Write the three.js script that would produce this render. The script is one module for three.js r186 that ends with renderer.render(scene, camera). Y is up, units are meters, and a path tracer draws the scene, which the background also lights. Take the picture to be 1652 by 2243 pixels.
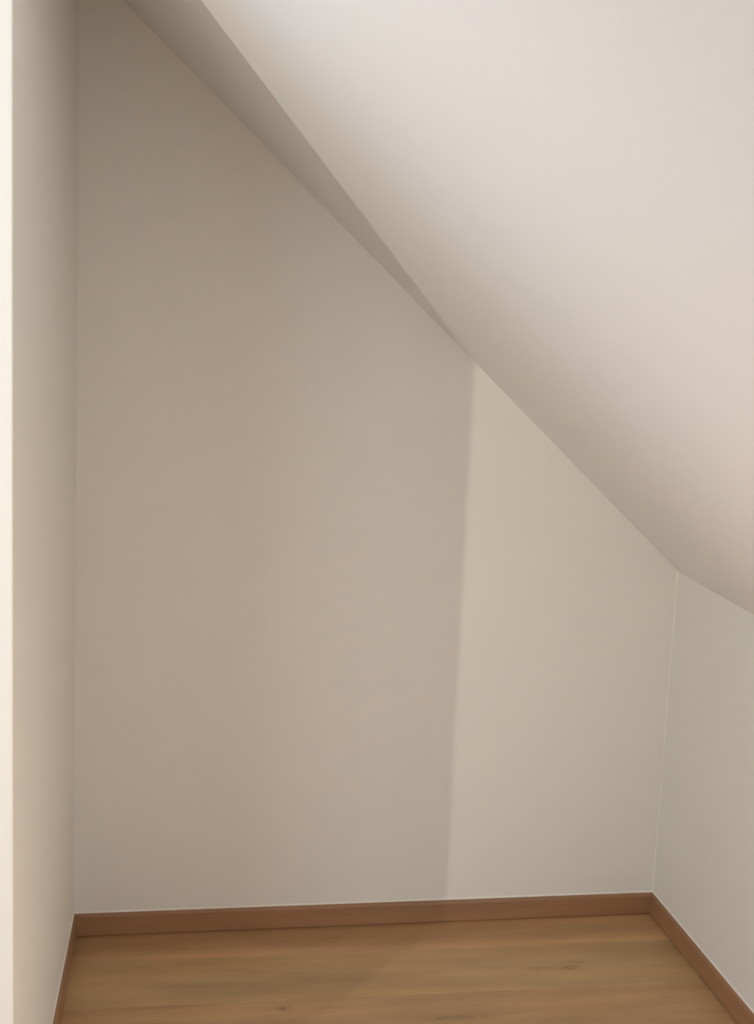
import * as THREE from 'three';
import { mergeGeometries } from 'three/addons/utils/BufferGeometryUtils.js';
import { RectAreaLightUniformsLib } from 'three/addons/lights/RectAreaLightUniformsLib.js';
import { ImprovedNoise } from 'three/addons/math/ImprovedNoise.js';

// ---------------------------------------------------------------- camera, sky, daylight, exposure
const scene = new THREE.Scene();
const camera = new THREE.PerspectiveCamera(46.413, 1652 / 2243, 0.05, 60);
camera.position.set(0.25, 1.46187, 2.82353);
camera.rotation.set(-0.13915, -0.16105, 0.04205, 'YXZ');

const DAY_COLOR = new THREE.Color(0.186, 0.429, 1.000), DAY_POWER = 2.800;      // sky light through the window on the left
const REAR_FILL_COLOR = new THREE.Color(0.873, 0.964, 1.000), REAR_FILL_POWER = 6.640;     // fill light from an added, unseen window behind
const SUN_COLOR = new THREE.Color(0.985, 1.000, 0.954), SUN_POWER = 13.300;       // low sun through the left window
const LAMP_COLOR = new THREE.Color(1.000, 0.979, 0.855), LAMP_POWER = 4.800;     // spot lamp left of the camera
const LAMP_CONE = 1.0;
scene.background = new THREE.Color(0.270, 0.360, 0.510);

const renderer = new THREE.WebGLRenderer({ antialias: true });
renderer.toneMapping = THREE.LinearToneMapping;
renderer.toneMappingExposure = 1.0;
renderer.shadowMap.enabled = true;

// the window's daylight: an area light the size of the glass, just inside it
const WIN = { x: -2.6, z0: 1.08, z1: 2.60, y0: 0.85, y1: 2.15 };
RectAreaLightUniformsLib.init();
const daylight = new THREE.RectAreaLight(DAY_COLOR, DAY_POWER, WIN.z1 - WIN.z0 - 0.14, WIN.y1 - WIN.y0 - 0.14);
daylight.position.set(WIN.x - 0.02, (WIN.y0 + WIN.y1) / 2, (WIN.z0 + WIN.z1) / 2);
daylight.lookAt(5, (WIN.y0 + WIN.y1) / 2, (WIN.z0 + WIN.z1) / 2);
scene.add(daylight);
const WIN2 = { x0: -2.45, x1: -1.25, y0: 0.85, y1: 2.15, z: 4.3 };  // added rear window, never seen; its area light fills the nook
const rearFill = new THREE.RectAreaLight(REAR_FILL_COLOR, REAR_FILL_POWER, WIN2.x1 - WIN2.x0 - 0.14, WIN2.y1 - WIN2.y0 - 0.14);
rearFill.position.set((WIN2.x0 + WIN2.x1) / 2, (WIN2.y0 + WIN2.y1) / 2, WIN2.z + 0.02);
rearFill.lookAt((WIN2.x0 + WIN2.x1) / 2, (WIN2.y0 + WIN2.y1) / 2, 0);
scene.add(rearFill);

// low sun through the same window: it falls on the floor in front of the nook, below and behind the frame
const sun = new THREE.DirectionalLight(SUN_COLOR, SUN_POWER);
sun.target.position.set(0.4, 0, 1.9);
sun.position.copy(sun.target.position).addScaledVector(new THREE.Vector3(-1, 0.34, -0.04).normalize(), 7);
sun.castShadow = true; sun.shadow.mapSize.set(4096, 4096); sun.shadow.bias = -0.0005;
Object.assign(sun.shadow.camera, { left: -4, right: 4, top: 4, bottom: -4, near: 0.5, far: 14 });
scene.add(sun, sun.target);

// ---------------------------------------------------------------- room measures (metres)
const W = 1.492;                 // nook width
const D = 1.02;                  // nook depth: the front wall's face
const REAR = 4.3, LEFT = -2.6;   // the rest of the room, behind and left of the camera
const T = 0.12;                  // wall thickness
const FLAT = 2.45;               // flat ceiling
const slopeY = (x, z) => 0.9248 + 0.906 * (1.4893 - x) - 0.037 * z;
const slopeX = (y, z) => 1.4893 - (y + 0.037 * z - 0.9248) / 0.906;
const backZ = x => 0.005 - 0.009 * x;   // the back wall is a hair out of square

// ---------------------------------------------------------------- helpers
let seed = 7;
const rnd = () => ((seed = (seed * 1664525 + 1013904223) >>> 0) / 4294967296);
const noise = new ImprovedNoise();

function structure(o, name, label, parent = scene) {
  o.name = name; parent.add(o);
  if (parent === scene) o.userData.kind = 'structure';
  if (label) o.userData.label = label;
  o.traverse(m => { if (m.isMesh) { m.castShadow = true; m.receiveShadow = true; } });
  return o;
}
// a convex prism between two rings of points; every face flat, uv in metres along its own plane
function prism(a, b) {
  const pos = [], uv = [];
  const face = pts => {
    const [p, q, r] = pts.map(v => new THREE.Vector3(...v));
    const u = q.clone().sub(p).normalize(), n = u.clone().cross(r.clone().sub(p)).normalize(), w = n.clone().cross(u);
    for (let i = 1; i < pts.length - 1; i++) for (const k of [0, i, i + 1]) {
      const v = new THREE.Vector3(...pts[k]);
      pos.push(v.x, v.y, v.z); uv.push(v.dot(u), v.dot(w));
    }
  };
  // make the rings wind outwards
  const c = [0, 1, 2].map(i => [...a, ...b].reduce((s, v) => s + v[i], 0) / (2 * a.length));
  const out = pts => {
    const [p, q, r] = pts.map(v => new THREE.Vector3(...v));
    const n = q.clone().sub(p).cross(r.clone().sub(p));
    return n.dot(p.sub(new THREE.Vector3(...c))) >= 0 ? pts : [...pts].reverse();
  };
  face(out(a)); face(out(b));
  for (let i = 0; i < a.length; i++) { const j = (i + 1) % a.length; face(out([a[i], a[j], b[j], b[i]])); }
  const g = new THREE.BufferGeometry();
  g.setAttribute('position', new THREE.Float32BufferAttribute(pos, 3));
  g.setAttribute('uv', new THREE.Float32BufferAttribute(uv, 2));
  g.computeVertexNormals();
  return g;
}
const box = (x0, x1, y0, y1, z0, z1) => prism([[x0, y0, z0], [x1, y0, z0], [x1, y0, z1], [x0, y0, z1]], [[x0, y1, z0], [x1, y1, z0], [x1, y1, z1], [x0, y1, z1]]);
// plan outline raised from the floor to the underside of whatever is above
const upright = (plan, top) => prism(plan.map(([x, z]) => [x, 0, z]), plan.map(([x, z]) => [x, top(x, z), z]));

function dataTexture(w, h, f, srgb) {
  const d = new Uint8Array(w * h * 4);
  for (let j = 0; j < h; j++) for (let i = 0; i < w; i++) {
    const c = f(i, j), k = 4 * (j * w + i);
    d[k] = Math.max(0, Math.min(255, c[0])); d[k + 1] = Math.max(0, Math.min(255, c[1])); d[k + 2] = Math.max(0, Math.min(255, c[2])); d[k + 3] = 255;
  }
  const t = new THREE.DataTexture(d, w, h, THREE.RGBAFormat);
  t.magFilter = THREE.LinearFilter; t.minFilter = THREE.LinearMipmapLinearFilter; t.generateMipmaps = true;
  t.wrapS = t.wrapT = THREE.RepeatWrapping;
  if (srgb) t.colorSpace = THREE.SRGBColorSpace;
  t.needsUpdate = true;
  return t;
}

// ---------------------------------------------------------------- paint
// fine roller stipple, 0.4 m a repeat
const stipple = dataTexture(512, 512, (i, j) => {
  const a = i / 512 * Math.PI * 2, b = j / 512 * Math.PI * 2;
  const p = (k, s) => noise.noise(Math.cos(a) * k + s, Math.sin(a) * k + Math.cos(b) * k, Math.sin(b) * k + s);
  const v = 128 + 60 * p(14, 3) + 50 * p(30, 9);
  return [v, v, v];
}, false);
stipple.repeat.set(2.5, 2.5);
const paint = new THREE.MeshStandardMaterial({ color: new THREE.Color().setRGB(0.86, 0.83, 0.78), roughness: 0.85, bumpMap: stipple, bumpScale: 0.0003 });
const ceilingPaint = paint.clone(); ceilingPaint.color.setRGB(0.85, 0.84, 0.83);
const brightLine = new THREE.MeshStandardMaterial({ color: new THREE.Color().setRGB(0.86, 0.82, 0.76), roughness: 0.6 });  // pale strips added to draw bright edge lines

// ---------------------------------------------------------------- wood
// oak: long fibres along u, broad tone drifts, cathedral bands and a few knots; u, v in metres
function oak(w, h, len, wide, s, base, contrast, knots = [], streaks = []) {
  return dataTexture(w, h, (i, j) => {
    const u = i / w * len, v = j / h * wide;
    let bend = 0, tone = 0;
    for (const [ku, kv, ru, rv, k] of knots) {
      const du = (u - ku) / ru, dv = (v - kv) / rv, r2 = du * du + dv * dv;
      bend += 0.010 * Math.exp(-r2 / 5) * Math.sign(dv || 1) * Math.min(1, Math.abs(dv));
      tone -= k * Math.exp(-r2) * Math.max(0.2, 0.8 + 0.9 * noise.noise(u * 70, v * 150, s));
    }
    const y = v + bend + 0.007 * noise.noise(u * 1.1, v * 4, s + 5);
    // lighter and darker streaks along the grain: centre, half width, strength
    for (const [kv, rv, k] of streaks) tone += k * Math.exp(-(((y - kv) / rv) ** 2)) * (0.8 + 0.5 * noise.noise(u * 2.5, y * 30, s + 15));
    const drift = noise.noise(u * 1.3 + s * 3.1, y * 11, s) + 0.5 * noise.noise(u * 3.0, y * 30, s + 2);
    const patch = noise.noise(u * 5.5, y * 26, s + 9);
    const fibre = noise.noise(u * 11, y * 380, s + 1) + 0.7 * noise.noise(u * 36, y * 800, s + 6);
    const k = 1 + contrast * (0.085 * drift + 0.05 * patch + 0.045 * fibre) + tone;
    const warm = 0.025 * noise.noise(u * 1.9, y * 15, s + 11);
    return [base[0] * k * (1 + warm), base[1] * k, base[2] * k * (1 - 1.5 * warm)];
  }, true);
}
const PL = 2.2, PW = 0.2;
const woodOf = (map, roughness = 0.5) => new THREE.MeshStandardMaterial({ map, roughness });
const oakBack = woodOf(oak(2048, 192, PL, PW, 1.7, [191, 151, 109], 0.9, [[0.66, 0.13, 0.10, 0.006, 0.06]], [[0.188, 0.014, 0.085], [0.125, 0.02, -0.03]]));
const oakKnots = woodOf(oak(2048, 192, PL, PW, 4.3, [193, 158, 113], 0.9,
  [[1.222, 0.115, 0.026, 0.010, 0.20], [1.245, 0.090, 0.020, 0.008, 0.10], [1.150, 0.113, 0.028, 0.008, 0.13], [1.04, 0.104, 0.05, 0.007, 0.05], [0.57, 0.086, 0.02, 0.006, 0.06], [0.62, 0.05, 0.012, 0.004, 0.06]],
  [[0.145, 0.03, 0.02], [0.03, 0.022, -0.025]]));
const oakStreak = woodOf(oak(2048, 192, PL, PW, 8.9, [190, 153, 111], 0.9,
  [[0.526, 0.034, 0.014, 0.008, 0.20], [0.49, 0.036, 0.035, 0.010, 0.06], [0.647, 0.040, 0.03, 0.006, 0.06], [0.90, 0.102, 0.085, 0.011, 0.15], [0.78, 0.03, 0.06, 0.012, 0.06], [0.30, 0.008, 0.09, 0.006, 0.05]],
  [[0.06, 0.02, 0.03]]));
const oakPlain = [woodOf(oak(1024, 96, PL, PW, 13.1, [190, 153, 111], 1.0)), woodOf(oak(1024, 96, PL, PW, 17.7, [195, 158, 115], 1.0))];
const boardWood = woodOf(oak(1024, 64, 2.2, 0.14, 23.3, [160, 120, 89], 0.7), 0.42);

// ---------------------------------------------------------------- floor: planks laid across the nook
const floor = new THREE.Group();
structure(floor, 'floor', 'light oak plank floor running across the nook');
structure(new THREE.Mesh(box(LEFT - T, W + T, -0.10, -0.0135, -T, REAR + T), new THREE.MeshStandardMaterial({ color: 0x4a3526, roughness: 0.9 })), 'subfloor', null, floor);
const SEAM = 0.132, BEV = 0.0014, GAP = 0.0003;
function plank(x0, x1, z0, z1, material, u0 = 0, v0 = 0) {
  x0 += GAP; x1 -= GAP; z0 += GAP; z1 -= GAP;
  const h = -0.013, b = BEV, pos = [], uv = [], q = (...p) => {
    for (const k of [0, 1, 2, 0, 2, 3]) { const [x, y, z] = p[k]; pos.push(x, y, z); uv.push((x - x0 + u0) / PL, (z - z0 + v0) / PW); }
  };
  const t = [[x0 + b, 0, z0 + b], [x0 + b, 0, z1 - b], [x1 - b, 0, z1 - b], [x1 - b, 0, z0 + b]];
  const e = [[x0, -b, z0], [x0, -b, z1], [x1, -b, z1], [x1, -b, z0]], f = e.map(([x, , z]) => [x, h, z]);
  q(...t); q(f[3], f[2], f[1], f[0]);
  for (let k = 0; k < 4; k++) { const n = (k + 1) % 4; q(e[k], e[n], t[n], t[k]); q(f[k], f[n], e[n], e[k]); }
  const g = new THREE.BufferGeometry();
  g.setAttribute('position', new THREE.Float32BufferAttribute(pos, 3));
  g.setAttribute('uv', new THREE.Float32BufferAttribute(uv, 2));
  g.computeVertexNormals();
  structure(new THREE.Mesh(g, material), 'plank', null, floor);
}
const nookOak = [oakBack, oakKnots, oakStreak];
for (let r = 0, z0 = SEAM - PW; z0 < REAR; r++, z0 += PW) {
  const za = Math.max(z0, -0.02), zb = Math.min(z0 + PW, REAR), cut = za - z0;
  if (zb < D - T) { plank(-0.02, W + 0.02, za, zb, nookOak[r] || oakPlain[r % 2], 0.02, cut); continue; }
  let x1 = W + 0.02, len = 1.62 + 0.5 * rnd();
  while (x1 > LEFT) {
    const x0 = Math.max(LEFT, x1 - len);
    plank(x0, x1, za, zb, oakPlain[Math.floor(rnd() * 2)], rnd() * 2, cut);
    x1 = x0; len = PL;
  }
}

// ---------------------------------------------------------------- walls
const BV = 0.003;   // eased outer corner
const over = 0.03;  // walls run a little up into the ceiling board
const top = (x, z) => Math.min(FLAT, slopeY(x, z)) + over;
const wall = (geometry, name, label, material = paint) => structure(new THREE.Mesh(geometry, material), name, label);
wall(prism([[-T, 0, backZ(-T)], [W + T, 0, backZ(W + T)], [W + T, slopeY(W + T, 0) + over, backZ(W + T)], [-T, slopeY(-T, 0) + over, backZ(-T)]],
  [[-T, 0, -T], [W + T, 0, -T], [W + T, slopeY(W + T, 0) + over, -T], [-T, slopeY(-T, 0) + over, -T]]),
  'wall_back', 'plain cream back wall of the nook under the sloping ceiling, half of it in shadow');
wall(upright([[0, backZ(0)], [0, D - BV], [-BV * 0.3, D - BV * 0.3], [-BV, D], [-T, D - T], [-T, backZ(-T)]], (x, z) => slopeY(x, z) + over),
  'wall_left', 'narrow cream return wall at the left side of the nook');
const kink = slopeX(FLAT, D);
wall(mergeGeometries([upright([[-BV, D], [kink, D], [kink, D - T], [-T, D - T]], top), upright([[kink, D], [LEFT, D], [LEFT, D - T], [kink, D - T]], top)]),
  'wall_front', 'bright cream wall face at the left edge, turned to the room');
wall(upright([[W, backZ(W)], [W, REAR], [W + T, REAR], [W + T, backZ(W + T)]], (x, z) => slopeY(W, z) + 0.01),
  'wall_right', 'low cream knee wall at the right, below the sloping ceiling');
{
  const xk = slopeX(FLAT, REAR), z0 = REAR, z1 = REAR + T, up = FLAT + over;
  const ring = z => [[WIN2.x1, 0, z], [W + T, 0, z], [W + T, slopeY(W + T, REAR) + over, z], [xk, up, z], [WIN2.x1, up, z]];
  wall(mergeGeometries([prism(ring(z0), ring(z1)), box(LEFT - T, WIN2.x0, 0, up, z0, z1),
    box(WIN2.x0, WIN2.x1, 0, WIN2.y0, z0, z1), box(WIN2.x0, WIN2.x1, WIN2.y1, up, z0, z1)]),
    'wall_rear', 'cream wall with an added window, behind the camera');
}
wall(mergeGeometries([
  box(LEFT - T, LEFT, 0, FLAT + over, D - T, WIN.z0), box(LEFT - T, LEFT, 0, FLAT + over, WIN.z1, REAR),
  box(LEFT - T, LEFT, 0, WIN.y0, WIN.z0, WIN.z1), box(LEFT - T, LEFT, WIN.y1, FLAT + over, WIN.z0, WIN.z1)]),
  'wall_far_left', 'cream wall with the window, far left of the camera');

// ---------------------------------------------------------------- ceiling
const CT = 0.1, za = -T, zb = REAR + T, xr = W + T;
const slopeRing = dy => [[xr, slopeY(xr, za) + dy, za], [xr, slopeY(xr, zb) + dy, zb], [slopeX(FLAT, zb), FLAT + dy, zb], [slopeX(FLAT, za), FLAT + dy, za]];
wall(prism(slopeRing(0), slopeRing(CT)), 'ceiling_slope', 'smooth white sloping attic ceiling, bright towards the room', ceilingPaint);
const flatRing = dy => [[slopeX(FLAT, za), FLAT + dy, za], [slopeX(FLAT, zb), FLAT + dy, zb], [LEFT - T, FLAT + dy, zb], [LEFT - T, FLAT + dy, za]];
wall(prism(flatRing(0), flatRing(CT)), 'ceiling', 'flat white ceiling over the room', ceilingPaint);

// ---------------------------------------------------------------- baseboards: rounded wood strips with an added pale bead for the bright top line
const BT = 0.009, BH = 0.06;
const boardProfile = [[0, 0], [BT - 0.004, 0], [BT - 0.0035, 0.002], [BT - 0.0012, 0.0036], [BT, 0.006], [BT, BH - 0.009], [BT - 0.0007, BH - 0.0055], [BT - 0.0022, BH - 0.0025], [BT - 0.0042, BH - 0.0006], [BT - 0.006, BH], [0, BH]];
const beadProfile = [[0, BH], [0.0032, BH], [0.0021, BH + 0.0012], [0.001, BH + 0.0028], [0, BH + 0.0038]];
// runs from a to b (plan points on the wall) with its face along n (plan, into the room), mitred by ma, mb
function run(profile, a, b, n, ma, mb, scale) {
  const d = [b[0] - a[0], b[1] - a[1]], l = Math.hypot(...d); d[0] /= l; d[1] /= l;
  const at = (p, m, [o, y]) => [p[0] + n[0] * o + d[0] * m * o, y, p[1] + n[1] * o + d[1] * m * o];
  const A = profile.map(p => at(a, ma, p)), B = profile.map(p => at(b, -mb, p));
  const pos = [], uv = []; let v = 0;
  for (let i = 0; i < profile.length; i++) {
    const j = (i + 1) % profile.length, s = Math.hypot(profile[j][0] - profile[i][0], profile[j][1] - profile[i][1]);
    for (const [p, u, w] of [[A[i], 0, v], [A[j], 0, v + s], [B[j], l, v + s], [A[i], 0, v], [B[j], l, v + s], [B[i], l, v]]) { pos.push(...p); uv.push(u / scale[0], w / scale[1]); }
    v += s;
  }
  for (const [R, u] of [[A, 0], [B, l]]) for (let i = 1; i < R.length - 1; i++) for (const k of R === A ? [0, i + 1, i] : [0, i, i + 1]) { pos.push(...R[k]); uv.push(u / scale[0] + R[k][0], R[k][1] / scale[1]); }
  const g = new THREE.BufferGeometry();
  g.setAttribute('position', new THREE.Float32BufferAttribute(pos, 3));
  g.setAttribute('uv', new THREE.Float32BufferAttribute(uv, 2));
  g.computeVertexNormals();
  return g;
}
function baseboard(name, label, a, b, n, ma, mb) {
  const m = structure(new THREE.Mesh(run(boardProfile, a, b, n, ma, mb, [2.2, 0.14]), boardWood), name, label);
  structure(new THREE.Mesh(run(beadProfile, a, b, n, ma, mb, [1, 1]), brightLine), 'added_bright_bead', 'added thin pale bead that draws a bright line along the top edge', m);
}
baseboard('baseboard_back', 'brown wooden baseboard along the back wall', [0, backZ(0)], [W, backZ(W)], [0, 1], 1, 1);
baseboard('baseboard_left', 'short brown wooden baseboard at the foot of the left return wall', [0, D], [0, backZ(0)], [1, 0], -1, 1);
baseboard('baseboard_right', 'brown wooden baseboard along the low right wall', [W, backZ(W)], [W, REAR], [-1, 0], 1, 1);
baseboard('baseboard_front', 'brown wooden baseboard along the front wall', [LEFT, D], [0, D], [0, 1], 1, -1);
baseboard('baseboard_window', 'brown wooden baseboard under the window', [LEFT, REAR], [LEFT, D], [1, 0], 1, 1);
baseboard('baseboard_rear', 'brown wooden baseboard behind the camera', [W, REAR], [LEFT, REAR], [0, -1], 1, 1);
// added pale strip, draws a bright edge up the inner corner of back and right wall
structure(new THREE.Mesh(prism([[W, 0.06, backZ(W)], [W - 0.0022, 0.06, backZ(W)], [W, 0.06, backZ(W) + 0.0022]], [[W, 0.925, backZ(W)], [W - 0.0022, 0.925, backZ(W)], [W, 0.925, backZ(W) + 0.0022]]), brightLine),
  'added_trim_1', 'added thin pale strip that draws a bright edge up the right inner corner');

// ---------------------------------------------------------------- window, left of the camera and outside the photograph
const white = new THREE.MeshStandardMaterial({ color: 0xe8e6e1, roughness: 0.4 });
function windowUnit(name, label, w, h, position, turn) {
  const win = new THREE.Group(), f = 0.07; w /= 2;
  win.position.set(...position); win.rotation.y = turn;
  structure(win, name, label);
  structure(new THREE.Mesh(mergeGeometries([box(-0.03, 0.03, 0, h, -w, -w + f), box(-0.03, 0.03, 0, h, w - f, w), box(-0.03, 0.03, 0, f, -w + f, w - f), box(-0.03, 0.03, h - f, h, -w + f, w - f)]), white), 'window_frame', null, win);
  structure(new THREE.Mesh(box(-0.004, 0.004, f, h - f, -w + f, w - f), new THREE.MeshPhysicalMaterial({ color: 0xffffff, transmission: 1, thickness: 0, roughness: 0.02, ior: 1.5 })), 'pane', null, win);
  structure(new THREE.Mesh(box(0.03, 0.10, -0.03, 0, -w, w), white), 'window_sill', null, win);
}
windowUnit('window_1', 'white framed window in the far left wall', WIN.z1 - WIN.z0, WIN.y1 - WIN.y0, [WIN.x - 0.06, WIN.y0, (WIN.z0 + WIN.z1) / 2], 0);
windowUnit('added_window_2', 'added white framed window behind the camera, unseen, for the fill light', WIN2.x1 - WIN2.x0, WIN2.y1 - WIN2.y0, [(WIN2.x0 + WIN2.x1) / 2, WIN2.y0, REAR + 0.06], Math.PI / 2);  // added only to house the rear fill light

// ---------------------------------------------------------------- standing spot lamp, left of the camera and outside the photograph
{
  const P = [-1.203, 1.5, D + 1.316], aim = [0.62, 1.45, 0];
  const lamp = new THREE.Group(); lamp.name = 'floor_lamp'; lamp.position.set(P[0], 0, P[2]); scene.add(lamp);
  lamp.userData = { label: 'slim white standing lamp with a tilted spot head', category: 'lamp' };
  const part = (g, m, n, parent = lamp) => { const o = new THREE.Mesh(g, m); o.name = n; o.castShadow = o.receiveShadow = true; parent.add(o); return o; };
  const lathe = (pts, n = 40) => new THREE.LatheGeometry(pts.map(p => new THREE.Vector2(...p)), n);
  part(lathe([[0, 0], [0.13, 0], [0.135, 0.006], [0.13, 0.016], [0.02, 0.024], [0.012, 0.04], [0, 0.04]]), white, 'base');
  const dir = new THREE.Vector3(...aim).sub(new THREE.Vector3(...P)).normalize();
  // the head stands behind the bulb, its mouth towards the nook
  const head = part(lathe([[0.012, -0.065], [0.03, -0.058], [0.036, -0.03], [0.040, -0.008], [0.0385, -0.008], [0.034, -0.03], [0.028, -0.055], [0.012, -0.060]]), white, 'lamp_head');
  head.position.set(0, P[1], 0); head.quaternion.setFromUnitVectors(new THREE.Vector3(0, 1, 0), dir);
  const holder = part(lathe([[0, -0.085], [0.014, -0.085], [0.016, -0.06], [0.012, -0.02], [0.008, -0.008], [0, -0.008]], 24), white, 'lamp_holder', head);
  const foot = dir.clone().multiplyScalar(-0.075);
  part(new THREE.CylinderGeometry(0.008, 0.008, P[1] + foot.y - 0.03, 16).translate(foot.x, (P[1] + foot.y + 0.03) / 2, foot.z), white, 'pole');
  part(new THREE.SphereGeometry(0.011, 24, 16), new THREE.MeshStandardMaterial({ color: 0xffffff, emissive: LAMP_COLOR.clone(), emissiveIntensity: 4 }), 'bulb', head);
  const light = new THREE.SpotLight(LAMP_COLOR, LAMP_POWER, 0, LAMP_CONE, 1, 2);
  light.position.set(0, P[1], 0); light.target.position.set(dir.x, P[1] + dir.y, dir.z); lamp.add(light.target);
  light.castShadow = true; light.shadow.radius = 0.5; light.shadow.mapSize.set(2048, 2048); light.shadow.bias = -0.0005;
  lamp.add(light);
}

renderer.render(scene, camera);
